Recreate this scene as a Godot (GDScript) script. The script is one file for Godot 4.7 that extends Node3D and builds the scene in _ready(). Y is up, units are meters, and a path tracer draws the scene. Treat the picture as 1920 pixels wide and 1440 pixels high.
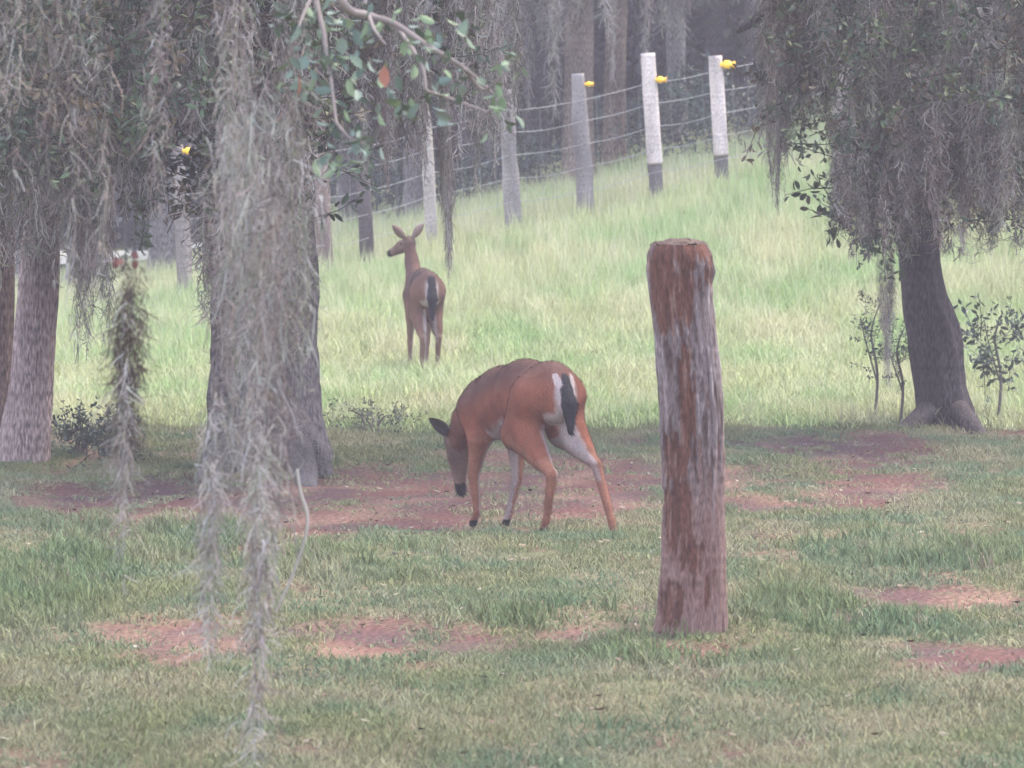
extends Node3D
# Two deer in a clearing under moss-hung oaks, seen through a long lens.
# x right, y up, the camera looks along -z. "d" is the distance from the camera along -z.

const EYE := 1.9
const FOCAL := 10000.0      # focal length in units of the 1920 wide photograph's pixels

var rng := RandomNumberGenerator.new()
var n_low := FastNoiseLite.new()
var n_mid := FastNoiseLite.new()
var n_fine := FastNoiseLite.new()
var M := {}
var names := {}
var earth_spots := []
var green_spots := []

# ------------------------------------------------------------------ mesh builder
class MB:
	var v := PackedVector3Array()
	var c := PackedColorArray()
	var i := PackedInt32Array()
	func vert(p: Vector3, col := Color.WHITE) -> int:
		v.append(p); c.append(col)
		return v.size() - 1
	func tri(a: int, b: int, d: int) -> void:
		i.append(a); i.append(b); i.append(d)
	func quad(a: int, b: int, d: int, e: int) -> void:
		tri(a, b, d); tri(a, d, e)
	func mesh(mat: Material, smooth := true) -> ArrayMesh:
		var n := PackedVector3Array(); n.resize(v.size())
		for k in range(0, i.size(), 3):
			var a := v[i[k]]
			var nn := (v[i[k + 2]] - a).cross(v[i[k + 1]] - a)
			n[i[k]] += nn; n[i[k + 1]] += nn; n[i[k + 2]] += nn
		for k in n.size():
			n[k] = n[k].normalized() if n[k].length_squared() > 1e-20 else Vector3.UP
		var arr := []; arr.resize(Mesh.ARRAY_MAX)
		arr[Mesh.ARRAY_VERTEX] = v; arr[Mesh.ARRAY_NORMAL] = n; arr[Mesh.ARRAY_COLOR] = c; arr[Mesh.ARRAY_INDEX] = i
		var m := ArrayMesh.new()
		m.add_surface_from_arrays(Mesh.PRIMITIVE_TRIANGLES, arr)
		m.surface_set_material(0, mat)
		return m

# ------------------------------------------------------------------ naming
func numbered(called: String) -> String:
	var k: int = names.get(called, -1) + 1
	names[called] = k
	return called if k == 0 else "%s_%03d" % [called, k]

func thing(called: String, label: String, category: String, at := Vector3.ZERO, group := "") -> Node3D:
	var o := Node3D.new()
	o.name = numbered(called)
	add_child(o, true)
	o.position = at
	o.set_meta("label", label); o.set_meta("category", category)
	if group != "": o.set_meta("group", group)
	return o

func part(called: String, mesh: Mesh, parent: Node, at := Vector3.ZERO) -> MeshInstance3D:
	var o := MeshInstance3D.new()
	o.name = called
	o.mesh = mesh
	o.position = at
	parent.add_child(o, true)
	return o

func structure(called: String, mesh: Mesh) -> MeshInstance3D:
	var o := part(called, mesh, self)
	o.set_meta("kind", "structure")
	return o

# a point of the place: column and row of the photograph at a distance
func pt(px: float, py: float, d: float) -> Vector3:
	return Vector3((px - 960.0) * d / FOCAL, EYE - (py - 240.0) * d / FOCAL, -d)

# ------------------------------------------------------------------ lie of the land
func land(x: float, d: float) -> float:
	var rise := 0.0
	if d > 37.0:
		var t := (d - 37.0) / 14.5
		var a: float = clamp(0.88 + 0.165 * x, 0.12, 2.1)
		if t < 1.0:
			rise = a * pow(t, 1.55)
		else:
			rise = a * (1.0 + 0.62 * min(t - 1.0, 1.6))
	var rough: float = 0.028 * n_mid.get_noise_2d(x * 22.0, d * 14.0) + 0.05 * n_low.get_noise_2d(x * 9.0, d * 5.0)
	return rise + rough * (1.0 if abs(x) < 12.0 else 1.0)

func spots_at(list: Array, x: float, d: float) -> float:
	var m := 0.0
	for s in list:
		var ex: float = (x - s[0]) / s[2]
		var ed: float = (d - s[1]) / s[3]
		var q := ex * ex + ed * ed
		if q < 2.2:
			m = max(m, s[4] * clamp(1.6 - q * 1.1, 0.0, 1.0))
	return m

func spot(px, py, hw, hh, s) -> Array:
	var d: float = 19000.0 / (py - 240.0)
	return [(px - 960.0) * d / FOCAL, d, hw * d / FOCAL, hh * d * d / 19000.0, s]

func bare(x: float, d: float) -> float:
	var m := spots_at(earth_spots, x, d)
	if d > 18.6 and d < 36.0: m += 0.05
	if d > 24.0 and d < 35.0: m += 0.10
	m += 0.75 * n_mid.get_noise_2d(x * 44.0, d * 12.0) + 0.65 * n_fine.get_noise_2d(x * 80.0, d * 28.0) + 0.6 * n_fine.get_noise_2d(x * 260.0 + 40.0, d * 90.0)
	return clamp((m - 0.16) * 1.55, 0.0, 1.0)

func noise_image(freq: float, size: int, seed_: int, lo: float, hi: float, octaves := 4, stretch := 1.0) -> Image:
	var n := FastNoiseLite.new()
	n.seed = seed_; n.frequency = freq; n.fractal_octaves = octaves
	n.noise_type = FastNoiseLite.TYPE_SIMPLEX_SMOOTH
	var img := n.get_seamless_image(size, size)
	img.convert(Image.FORMAT_RGB8)
	if stretch != 1.0:
		img.resize(size, int(size * stretch), Image.INTERPOLATE_CUBIC)
	for y in img.get_height():
		for x in img.get_width():
			var g: float = img.get_pixel(x, y).r
			g = lerp(lo, hi, clamp((g - 0.5) * 1.5 + 0.5, 0.0, 1.0))
			img.set_pixel(x, y, Color(g, g, g))
	return img

func tex(img: Image) -> ImageTexture:
	img.generate_mipmaps()
	return ImageTexture.create_from_image(img)

func base_mat(rough: float) -> StandardMaterial3D:
	var m := StandardMaterial3D.new()
	m.vertex_color_use_as_albedo = true
	m.roughness = rough
	m.metallic_specular = 0.25
	m.cull_mode = BaseMaterial3D.CULL_DISABLED
	return m

func textured(m: StandardMaterial3D, img: Image, scale: Vector3, relief_cm: float, world := true) -> StandardMaterial3D:
	m.albedo_texture = tex(img)
	m.uv1_triplanar = true
	m.uv1_world_triplanar = world
	m.uv1_scale = scale
	if relief_cm > 0.0:
		m.heightmap_enabled = true
		m.heightmap_texture = m.albedo_texture
		m.heightmap_scale = relief_cm
	return m

func materials() -> void:
	var grain := noise_image(0.05, 256, 3, 0.62, 1.0, 5)
	M.earth = textured(base_mat(0.95), grain, Vector3(2.3, 2.3, 2.3), 1.2)
	var barkimg := noise_image(0.035, 256, 9, 0.45, 1.0, 5)
	M.bark = textured(base_mat(0.95), barkimg, Vector3(7.0, 1.6, 7.0), 1.6)
	M.wood = textured(base_mat(0.9), noise_image(0.035, 256, 19, 0.68, 1.0, 5), Vector3(11.0, 2.6, 11.0), 0.5)
	var fur := noise_image(0.09, 256, 21, 0.82, 1.0, 4)
	M.fur = textured(base_mat(0.85), fur, Vector3(9.0, 5.0, 9.0), 0.08, false)
	M.grass = base_mat(0.8)
	M.grass.backlight = Color(0.35, 0.38, 0.2)
	M.leaf = base_mat(0.5)
	M.leaf.metallic_specular = 0.4
	M.leaf.backlight = Color(0.28, 0.34, 0.14)
	M.moss = base_mat(0.95)
	M.moss.backlight = Color(0.3, 0.3, 0.28)
	M.plain = base_mat(0.75)
	M.grass_plain = base_mat(0.8)
	M.eye = base_mat(0.12)
	M.plastic = base_mat(0.4)
	M.plastic.metallic_specular = 0.5
	M.wire = base_mat(0.5)

# ------------------------------------------------------------------ shapes
func frame_of(dir: Vector3) -> Basis:
	var u := dir.cross(Vector3.UP if abs(dir.y) < 0.9 else Vector3.RIGHT).normalized()
	return Basis(u, dir, u.cross(dir))

# a tube through points, smoothed; radius given at each point; ridges run along it
func tube(mb: MB, pts: Array, radii: Array, sides: int, col: Color, ridge := 0.0, sub := 4, seed_ := 0.0, tint := 0.12, flat := 1.0) -> void:
	var P := []
	var R := []
	for k in pts.size() - 1:
		var p0: Vector3 = pts[max(k - 1, 0)]
		var p1: Vector3 = pts[k]
		var p2: Vector3 = pts[k + 1]
		var p3: Vector3 = pts[min(k + 2, pts.size() - 1)]
		for s in sub:
			var t := float(s) / sub
			P.append(p1.cubic_interpolate(p2, p0, p3, t))
			R.append(lerp(float(radii[k]), float(radii[k + 1]), t))
	P.append(pts[-1]); R.append(radii[-1])
	var rows := []
	var along := 0.0
	for k in P.size():
		var dir: Vector3 = (P[min(k + 1, P.size() - 1)] - P[max(k - 1, 0)]).normalized()
		var b := frame_of(dir)
		if k > 0: along += P[k].distance_to(P[k - 1])
		var row := []
		for s in sides:
			var a := TAU * s / sides
			var e := cos(a)
			var f := sin(a)
			var g := 1.0
			if ridge > 0.0:
				g += ridge * (n_fine.get_noise_3d(e * 60.0 + seed_, f * 60.0, along * 30.0 + seed_) + 0.8 * n_mid.get_noise_3d(e * 40.0, f * 40.0 + seed_, along * 14.0))
			var p: Vector3 = P[k] + (b.x * e + b.z * f * flat) * R[k] * g
			var w: float = 1.0 + tint * 2.0 * n_mid.get_noise_3d(p.x * 90.0 + seed_, p.y * 30.0, p.z * 90.0)
			row.append(mb.vert(p, Color(col.r * w, col.g * w, col.b * w)))
		rows.append(row)
	for k in rows.size() - 1:
		for s in sides:
			var q := (s + 1) % sides
			mb.quad(rows[k][s], rows[k + 1][s], rows[k + 1][q], rows[k][q])
	for e in [0, rows.size() - 1]:
		var m := mb.vert(P[e], col)
		for s in sides:
			if e == 0: mb.tri(m, rows[e][s], rows[e][(s + 1) % sides])
			else: mb.tri(m, rows[e][(s + 1) % sides], rows[e][s])

func jitter(c: Color, a: float) -> Color:
	var g := 1.0 + rng.randf_range(-a, a)
	return Color(c.r * g * (1.0 + rng.randf_range(-a, a) * 0.3), c.g * g, c.b * g * (1.0 + rng.randf_range(-a, a) * 0.3))

# one pointed leaf with a fold along its rib
func leaf(mb: MB, at: Vector3, dir: Vector3, side: Vector3, long: float, wide: float, col: Color) -> void:
	var up := dir.cross(side).normalized()
	var a := mb.vert(at, col)
	var l1 := mb.vert(at + dir * long * 0.33 + side * wide * 0.42 + up * wide * 0.16, col)
	var r1 := mb.vert(at + dir * long * 0.33 - side * wide * 0.42 + up * wide * 0.16, col)
	var l2 := mb.vert(at + dir * long * 0.68 + side * wide * 0.45 + up * wide * 0.12, col)
	var r2 := mb.vert(at + dir * long * 0.68 - side * wide * 0.45 + up * wide * 0.12, col)
	var m := mb.vert(at + dir * long * 0.5, col)
	var e := mb.vert(at + dir * long - up * wide * 0.15, col)
	mb.tri(a, l1, m); mb.tri(l1, l2, m); mb.tri(l2, e, m)
	mb.tri(a, m, r1); mb.tri(r1, m, r2); mb.tri(r2, m, e)

func spin() -> Vector3:
	var z := rng.randf_range(-1, 1)
	var a := rng.randf() * TAU
	return Vector3(cos(a) * sqrt(1 - z * z), z, sin(a) * sqrt(1 - z * z))

# a twig with leaves, 0.4 m long, to be scattered through crowns
func spray_mesh(n: int, long: float, wide: float) -> ArrayMesh:
	var mb := MB.new()
	tube(mb, [Vector3.ZERO, Vector3(0.02, 0.2, 0), Vector3(0, 0.4, 0.02)], [0.006, 0.004, 0.002], 3, Color(0.5, 0.42, 0.4), 0.0, 1)
	for k in n:
		var h := 0.05 + 0.37 * k / n
		var dir := (spin() + Vector3(0, 0.5, 0)).normalized()
		var side := dir.cross(spin()).normalized()
		var g := rng.randf_range(0.7, 1.3)
		leaf(mb, Vector3(0, h, 0) + dir * 0.02, dir, side, long * rng.randf_range(0.7, 1.2), wide * rng.randf_range(0.8, 1.2), Color(g, g, g))
	return mb.mesh(M.leaf)

# a beard of hanging moss, 1 m long from its root at the origin downwards
func moss_mesh(fibres: int, wide: float, fibre: float, steps: int, tail := 0.35, dark := 0.0, bright := 1.0) -> ArrayMesh:
	var mb := MB.new()
	# several tangled locks of unlike length and tone
	var locks := []
	for k in 7:
		var a := rng.randf() * TAU
		var q := sqrt(rng.randf()) * wide * 0.75
		var tone: Color = [Color(0.29, 0.275, 0.245), Color(0.265, 0.215, 0.195), Color(0.205, 0.21, 0.155), Color(0.37, 0.345, 0.32), Color(0.15, 0.125, 0.115), Color(0.32, 0.28, 0.265)][rng.randi() % 6]
		locks.append([Vector3(cos(a) * q, 0, sin(a) * q), rng.randf_range(0.0, 0.35), rng.randf_range(0.55, 1.0), wide * rng.randf_range(0.3, 0.6), tone, rng.randf() * 99.0])
	locks[0] = [Vector3.ZERO, 0.0, 1.0, wide * 0.5, locks[0][4], 3.0]
	for k in fibres:
		var lk: Array = locks[rng.randi() % 7] if rng.randf() < 0.72 else locks[0]
		var u0 := pow(rng.randf(), 1.1)
		var t0: float = lerpf(lk[1], lk[2], u0 * 0.94)
		var r0: float = lk[3] * (0.5 + 0.5 * smoothstep(0.0, 0.2, u0)) * lerpf(1.0, tail * 0.4, smoothstep(0.4, 1.0, u0))
		r0 *= 1.0 + 0.7 * n_mid.get_noise_2d(lk[5] * 9.0, t0 * 170.0)
		var a := rng.randf() * TAU
		var q := sqrt(rng.randf())
		var c: Vector3 = lk[0] * lerpf(1.0, 0.35, smoothstep(0.4, 1.0, t0)) + Vector3(cos(a) * q * r0, -t0, sin(a) * q * r0)
		c.x += 0.5 * wide * n_mid.get_noise_2d(lk[5] * 50.0, t0 * 80.0)
		var span := rng.randf_range(0.05, 0.17)
		var dir := (spin() * 0.9 + Vector3(0, -0.8, 0)).normalized()
		var curl := spin() * rng.randf_range(0.3, 1.1)
		var base := jitter(lk[4] * bright, 0.3)
		if rng.randf() < dark: base = jitter(Color(0.12, 0.09, 0.075), 0.2)
		var face := dir.cross(spin()).normalized()
		var last := [-1, -1]
		for s in steps + 1:
			var w := fibre * (1.0 - 0.5 * s / steps)
			var l := mb.vert(c - face * w, base)
			var r := mb.vert(c + face * w, base)
			if s > 0: mb.quad(last[0], l, r, last[1])
			last = [l, r]
			dir = (dir.rotated(curl.normalized(), curl.length()) + Vector3(0, -0.35, 0) + spin() * 0.25).normalized()
			var stp := dir * span / steps
			stp.x *= 0.7; stp.z *= 0.7
			c += stp
			if c.y < -1.0: c.y = -1.0 - (c.y + 1.0) * 0.3
	return mb.mesh(M.moss)

func scatter(called: String, mesh: Mesh, xf: Array, cols: Array, parent: Node, kind := "stuff") -> MultiMeshInstance3D:
	var mm := MultiMesh.new()
	mm.transform_format = MultiMesh.TRANSFORM_3D
	mm.use_colors = true
	mm.mesh = mesh
	mm.instance_count = xf.size()
	for k in xf.size():
		mm.set_instance_transform(k, xf[k])
		mm.set_instance_color(k, cols[k])
	var o := MultiMeshInstance3D.new()
	o.name = called
	o.multimesh = mm
	parent.add_child(o, true)
	if kind != "": o.set_meta("kind", kind)
	return o

# ------------------------------------------------------------------ animals: bones to one skin
# bone: [a, ra, b, rb, blend, squash across, tag]
func skin(bones: Array, cell: float) -> Dictionary:
	var lo := Vector3(1e9, 1e9, 1e9)
	var hi := -lo
	for b in bones:
		for q in [[b[0], b[1]], [b[2], b[3]]]:
			var r := Vector3.ONE * (float(q[1]) + cell * 3.0)
			lo = lo.min(q[0] - r); hi = hi.max(q[0] + r)
	var nx := int((hi.x - lo.x) / cell) + 2
	var ny := int((hi.y - lo.y) / cell) + 2
	var nz := int((hi.z - lo.z) / cell) + 2
	var F := PackedFloat32Array(); F.resize(nx * ny * nz); F.fill(1.0)
	var D := PackedFloat32Array(); D.resize(nx * ny * nz); D.fill(1.0)
	var T := PackedByteArray(); T.resize(nx * ny * nz)
	for b in bones:
		var a: Vector3 = b[0]
		var ra: float = b[1]
		var rb: float = b[3]
		var k: float = b[4]
		var sq: float = b[5]
		var tag: int = b[6]
		var ab: Vector3 = b[2] - a
		var reach: float = max(ra, rb) + k + cell * 2.5
		var l: Vector3 = (a.min(b[2]) - Vector3.ONE * reach - lo) / cell
		var h: Vector3 = (a.max(b[2]) + Vector3.ONE * reach - lo) / cell
		var inv := 1.0 / maxf(ab.length_squared(), 1e-9)
		for z in range(maxi(int(l.z), 0), mini(int(h.z) + 1, nz)):
			for y in range(maxi(int(l.y), 0), mini(int(h.y) + 1, ny)):
				var row := (z * ny + y) * nx
				for x in range(maxi(int(l.x), 0), mini(int(h.x) + 1, nx)):
					var p := Vector3(x, y, z) * cell + lo - a
					var t := clampf(p.dot(ab) * inv, 0.0, 1.0)
					var e := p - ab * t
					e.x /= sq
					var d := (e.length() - lerpf(ra, rb, t)) * minf(sq, 1.0)
					var f := F[row + x]
					if d < D[row + x]:
						D[row + x] = d; T[row + x] = tag
					var m := maxf(k - absf(f - d), 0.0) / k
					F[row + x] = minf(f, d) - m * m * k * 0.25
	var mb := MB.new()
	var tags := PackedByteArray()
	var id := PackedInt32Array(); id.resize(nx * ny * nz); id.fill(-1)
	var off := [0, 1, nx, nx + 1, nx * ny, nx * ny + 1, nx * ny + nx, nx * ny + nx + 1]
	var edges := [[0, 1], [2, 3], [4, 5], [6, 7], [0, 2], [1, 3], [4, 6], [5, 7], [0, 4], [1, 5], [2, 6], [3, 7]]
	for z in nz - 1:
		for y in ny - 1:
			var row := (z * ny + y) * nx
			for x in nx - 1:
				var at := row + x
				if absf(F[at]) > cell * 2.5: continue
				var neg := 0
				for k in 8:
					if F[at + off[k]] < 0.0: neg += 1
				if neg == 0 or neg == 8: continue
				var s := Vector3.ZERO
				var n := 0
				for e in edges:
					var fa := F[at + off[e[0]]]
					var fb := F[at + off[e[1]]]
					if (fa < 0.0) != (fb < 0.0):
						var t := fa / (fa - fb)
						var ca := Vector3(e[0] & 1, (e[0] >> 1) & 1, e[0] >> 2)
						var cb := Vector3(e[1] & 1, (e[1] >> 1) & 1, e[1] >> 2)
						s += ca.lerp(cb, t); n += 1
				id[at] = mb.vert((Vector3(x, y, z) + s / n) * cell + lo)
				tags.append(T[at])
	for z in range(1, nz - 1):
		for y in range(1, ny - 1):
			var row := (z * ny + y) * nx
			for x in range(1, nx - 1):
				var at := row + x
				var fa := F[at]
				if absf(fa) > cell * 2.5: continue
				for ax in 3:
					var st: int = [1, nx, nx * ny][ax]
					var fb := F[at + st]
					if (fa < 0.0) == (fb < 0.0): continue
					var u: int = [nx, nx * ny, 1][ax]
					var w: int = [nx * ny, 1, nx][ax]
					var q := [id[at], id[at - u], id[at - u - w], id[at - w]]
					if q.min() < 0: continue
					if fa < 0.0: mb.quad(q[3], q[2], q[1], q[0])
					else: mb.quad(q[0], q[1], q[2], q[3])
	return {"mb": mb, "tags": tags}

func ear(mb: MB, a: Vector3, tip: Vector3, face: Vector3, wide: float, inner: Color, outer: Color, rim: Color) -> void:
	var dir := tip - a
	var long := dir.length()
	dir /= long
	var side := dir.cross(face).normalized()
	var out := side.cross(dir).normalized()
	for shell in 2:
		var rows := []
		for k in 9:
			var u := k / 8.0
			var w: float = wide * pow(sin(PI * clamp(0.12 + u * 0.88, 0.0, 1.0)), 0.75)
			var row := []
			for s in 7:
				var q := s / 3.0 - 1.0
				var p := a + dir * long * u + side * w * q * (1.0 - 0.25 * q * q) + out * (q * q * w * 0.75 - w * 0.4 - (0.006 if shell == 1 else 0.0))
				row.append(mb.vert(p, rim if abs(q) > 0.9 and shell == 0 else (inner if shell == 0 else outer)))
			rows.append(row)
		for k in 8:
			for s in 6:
				if shell == 0: mb.quad(rows[k][s], rows[k][s + 1], rows[k + 1][s + 1], rows[k + 1][s])
				else: mb.quad(rows[k][s], rows[k + 1][s], rows[k + 1][s + 1], rows[k][s + 1])

func leg(s: Array, rs: Array, k: Array, tag: int) -> Array:
	var out := []
	for q in s.size() - 1:
		out.append([s[q], rs[q], s[q + 1], rs[q + 1], k[q], 1.0, tag if q > 0 else 1])
	return out

func paint_deer(sk: Dictionary, rump_z: float, back_y: float, coat := Color(0.21, 0.073, 0.045), legc := Color(0.24, 0.105, 0.07)) -> void:
	var mb: MB = sk.mb
	var tags: PackedByteArray = sk.tags
	var n := PackedVector3Array(); n.resize(mb.v.size())
	for k in range(0, mb.i.size(), 3):
		var a := mb.v[mb.i[k]]
		var nn := (mb.v[mb.i[k + 2]] - a).cross(mb.v[mb.i[k + 1]] - a)
		for q in 3: n[mb.i[k + q]] += nn
	var saddle := Color(0.085, 0.052, 0.048)
	var white := Color(0.37, 0.31, 0.31)
	var face := Color(0.155, 0.10, 0.082)
	for k in mb.v.size():
		var p := mb.v[k]
		var nn := n[k].normalized()
		var w := 0.5 * n_fine.get_noise_3d(p.x * 260.0, p.y * 160.0, p.z * 260.0) + 0.5 * n_mid.get_noise_3d(p.x * 120.0, p.y * 90.0, p.z * 120.0)
		var col := coat
		var side := signf(p.x) if absf(p.x) > 0.02 else 0.0
		match tags[k]:
			0, 1:
				var along: float = clamp((0.34 - p.z) * 1.6, 0.0, 1.0)
				var back: float = smoothstep(-0.02, 0.12, p.y - (back_y - 0.25 + 0.13 * (1.0 - along)) + w * 0.05 - maxf(-p.z, 0.0) * -0.22)
				col = coat.lerp(saddle, back * 0.85)
				var belly: float = smoothstep(0.42, 0.72, -nn.y + w * 0.25)
				if tags[k] == 0: col = col.lerp(white, belly * (1.0 if p.z > -0.2 else 0.35))
				var inner: float = smoothstep(0.1, 0.5, -nn.x * side + w * 0.3) * (1.0 if tags[k] == 1 else 0.0)
				col = col.lerp(white, inner * 0.8)
				var patch := smoothstep(0.075, 0.045, absf(p.x) + w * 0.03) * smoothstep(rump_z - 0.05, rump_z, p.z + w * 0.02) * smoothstep(back_y - 0.06, back_y - 0.12, p.y)
				col = col.lerp(white, patch)
			2:
				col = legc
				var inner2: float = smoothstep(0.15, 0.55, -nn.x * side + w * 0.3)
				var frontal: float = smoothstep(0.4, 0.8, nn.z * 0.2 - nn.x * side)
				var hind := p.z > 0.1
				var amount := maxf(inner2, frontal) * 0.85
				if hind: amount *= maxf(smoothstep(0.30, 0.36, p.y + w * 0.04), 0.9 * smoothstep(0.05, 0.02, absf(p.y - 0.30)) * 0.8)
				col = col.lerp(white, amount)
				if p.y < 0.035: col = Color(0.03, 0.026, 0.025)
			3:
				col = coat.lerp(saddle, 0.45 + 0.5 * w)
			4:
				col = face
			5:
				col = Color(0.025, 0.024, 0.03)
				if nn.z < -0.35: col = white
			6:
				col = Color(0.025, 0.02, 0.02)
			7:
				col = white
		var g := 1.0 + 0.6 * w
		mb.c[k] = Color(col.r * g, col.g * g, col.b * g)

# short hair lying back and down over the skin, in the colour of the coat under it
func coat_hair(mb: MB, n: int, parent: Node3D) -> void:
	var nr := PackedVector3Array(); nr.resize(mb.v.size())
	for k in range(0, mb.i.size(), 3):
		var a := mb.v[mb.i[k]]
		var nn := (mb.v[mb.i[k + 2]] - a).cross(mb.v[mb.i[k + 1]] - a)
		for q in 3: nr[mb.i[k + q]] += nn
	var hm := MB.new()
	hm.vert(Vector3(-0.0011, 0, 0)); hm.vert(Vector3(0.0011, 0, 0)); hm.vert(Vector3(0, 0.019, 0.002))
	hm.tri(0, 2, 1)
	var mesh := hm.mesh(M.grass_plain)
	var xf := []
	var cc := []
	for k in n:
		if nr[k].length_squared() < 1e-16 or mb.v[k].y < 0.05: continue
		var nn := nr[k].normalized()
		for q in 2:
			var flow := Vector3(0, -0.7, 0.7) + spin() * 0.35
			flow = (flow - nn * flow.dot(nn)).normalized()
			var dir := (flow + nn * rng.randf_range(0.15, 0.45)).normalized()
			var side := dir.cross(nn).normalized()
			var sc := rng.randf_range(0.6, 1.2) * (1.5 if mb.c[k].r < 0.04 else 1.0)
			xf.append(Transform3D(Basis(side * sc, dir * sc, side.cross(dir) * sc), mb.v[k] + spin() * 0.004 - nn * 0.003))
			cc.append(jitter(mb.c[k], 0.42))
	scatter("coat_hair", mesh, xf, cc, parent)

func grazing_deer() -> void:
	var V := func(x, y, z): return Vector3(x, y, z)
	var B := []
	B.append([V.call(0, .69, .30), .114, V.call(0, .654, .08), .152, .05, .86, 0])
	B.append([V.call(0, .654, .08), .152, V.call(0, .60, -.12), .165, .05, .86, 0])
	B.append([V.call(0, .60, -.12), .165, V.call(0, .565, -.29), .135, .05, .82, 0])
	B.append([V.call(0, .69, .30), .114, V.call(0, .625, .345), .10, .05, .95, 0])
	B.append_array(leg([V.call(-.078, .645, .26), V.call(-.10, .47, .16), V.call(-.10, .295, .465), V.call(-.095, .075, .405), V.call(-.095, .018, .375)], [.112, .075, .025, .0165, .021], [.05, .03, .012, .01], 2))
	B.append([V.call(-.095, .50, .22), .085, V.call(-.10, .36, .37), .042, .03, 1.0, 1])
	B.append_array(leg([V.call(.078, .645, .28), V.call(.095, .48, .26), V.call(.10, .335, .54), V.call(.10, .085, .665), V.call(.10, .018, .69)], [.112, .075, .025, .0165, .021], [.05, .03, .012, .01], 2))
	B.append([V.call(.09, .52, .30), .085, V.call(.098, .40, .44), .042, .03, 1.0, 1])
	B.append_array(leg([V.call(-.085, .57, -.25), V.call(-.10, .42, -.19), V.call(-.10, .245, -.24), V.call(-.09, .07, -.225), V.call(-.09, .016, -.262)], [.09, .05, .0245, .0155, .02], [.05, .025, .012, .01], 2))
	B.append_array(leg([V.call(.085, .57, -.25), V.call(.10, .42, -.17), V.call(.085, .25, -.14), V.call(.07, .07, -.185), V.call(.07, .016, -.215)], [.09, .05, .0245, .0155, .02], [.05, .025, .012, .01], 2))
	B.append([V.call(0, .60, -.28), .11, V.call(-.005, .50, -.44), .08, .05, .85, 3])
	B.append([V.call(-.005, .50, -.44), .08, V.call(0, .41, -.54), .062, .04, .9, 3])
	B.append([V.call(0, .40, -.56), .062, V.call(.022, .31, -.59), .045, .03, .95, 4])
	B.append([V.call(.022, .31, -.59), .042, V.call(.045, .185, -.605), .026, .02, .9, 4])
	B.append([V.call(.045, .175, -.60), .025, V.call(.05, .15, -.60), .024, .012, 1.0, 6])
	B.append([V.call(.02, .35, -.54), .042, V.call(.04, .215, -.575), .02, .02, .8, 4])
	B.append([V.call(0, .725, .385), .030, V.call(0, .62, .452), .040, .02, .95, 5])
	B.append([V.call(0, .62, .452), .040, V.call(0, .49, .468), .015, .015, .9, 5])
	B.append([V.call(-.035, .735, .375), .022, V.call(-.03, .70, .405), .018, .01, 1.0, 7])
	B.append([V.call(.035, .735, .375), .022, V.call(.03, .70, .405), .018, .01, 1.0, 7])
	var sk := skin(B, 0.0095)
	paint_deer(sk, 0.37, 0.82)
	var mb: MB = sk.mb
	ear(mb, Vector3(-.045, .425, -.545), Vector3(-.175, .515, -.53), Vector3(-.2, .1, 1), .042, Color(.10, .085, .085), Color(.13, .09, .075), Color(.45, .4, .37))
	ear(mb, Vector3(.045, .425, -.545), Vector3(.15, .52, -.58), Vector3(.2, .1, 1), .042, Color(.10, .085, .085), Color(.13, .09, .075), Color(.45, .4, .37))
	var t := thing("grazing_deer", "red-brown deer with its head lowered, grazing on bare red earth left of the thick post", "deer", Vector3(.027, land(.1, 25.3) - 0.012, -25.44), "deer in the clearing")
	t.rotation_degrees.y = 32
	part("body", mb.mesh(M.fur), t)
	coat_hair(mb, sk.tags.size(), t)
	for s in [-1, 1]:
		var e := SphereMesh.new(); e.radius = .011; e.height = .022; e.radial_segments = 12; e.rings = 6; e.material = M.dark_eye
		part("eye", e, t, Vector3(.018 + s * .043, .345, -.592))

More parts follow.
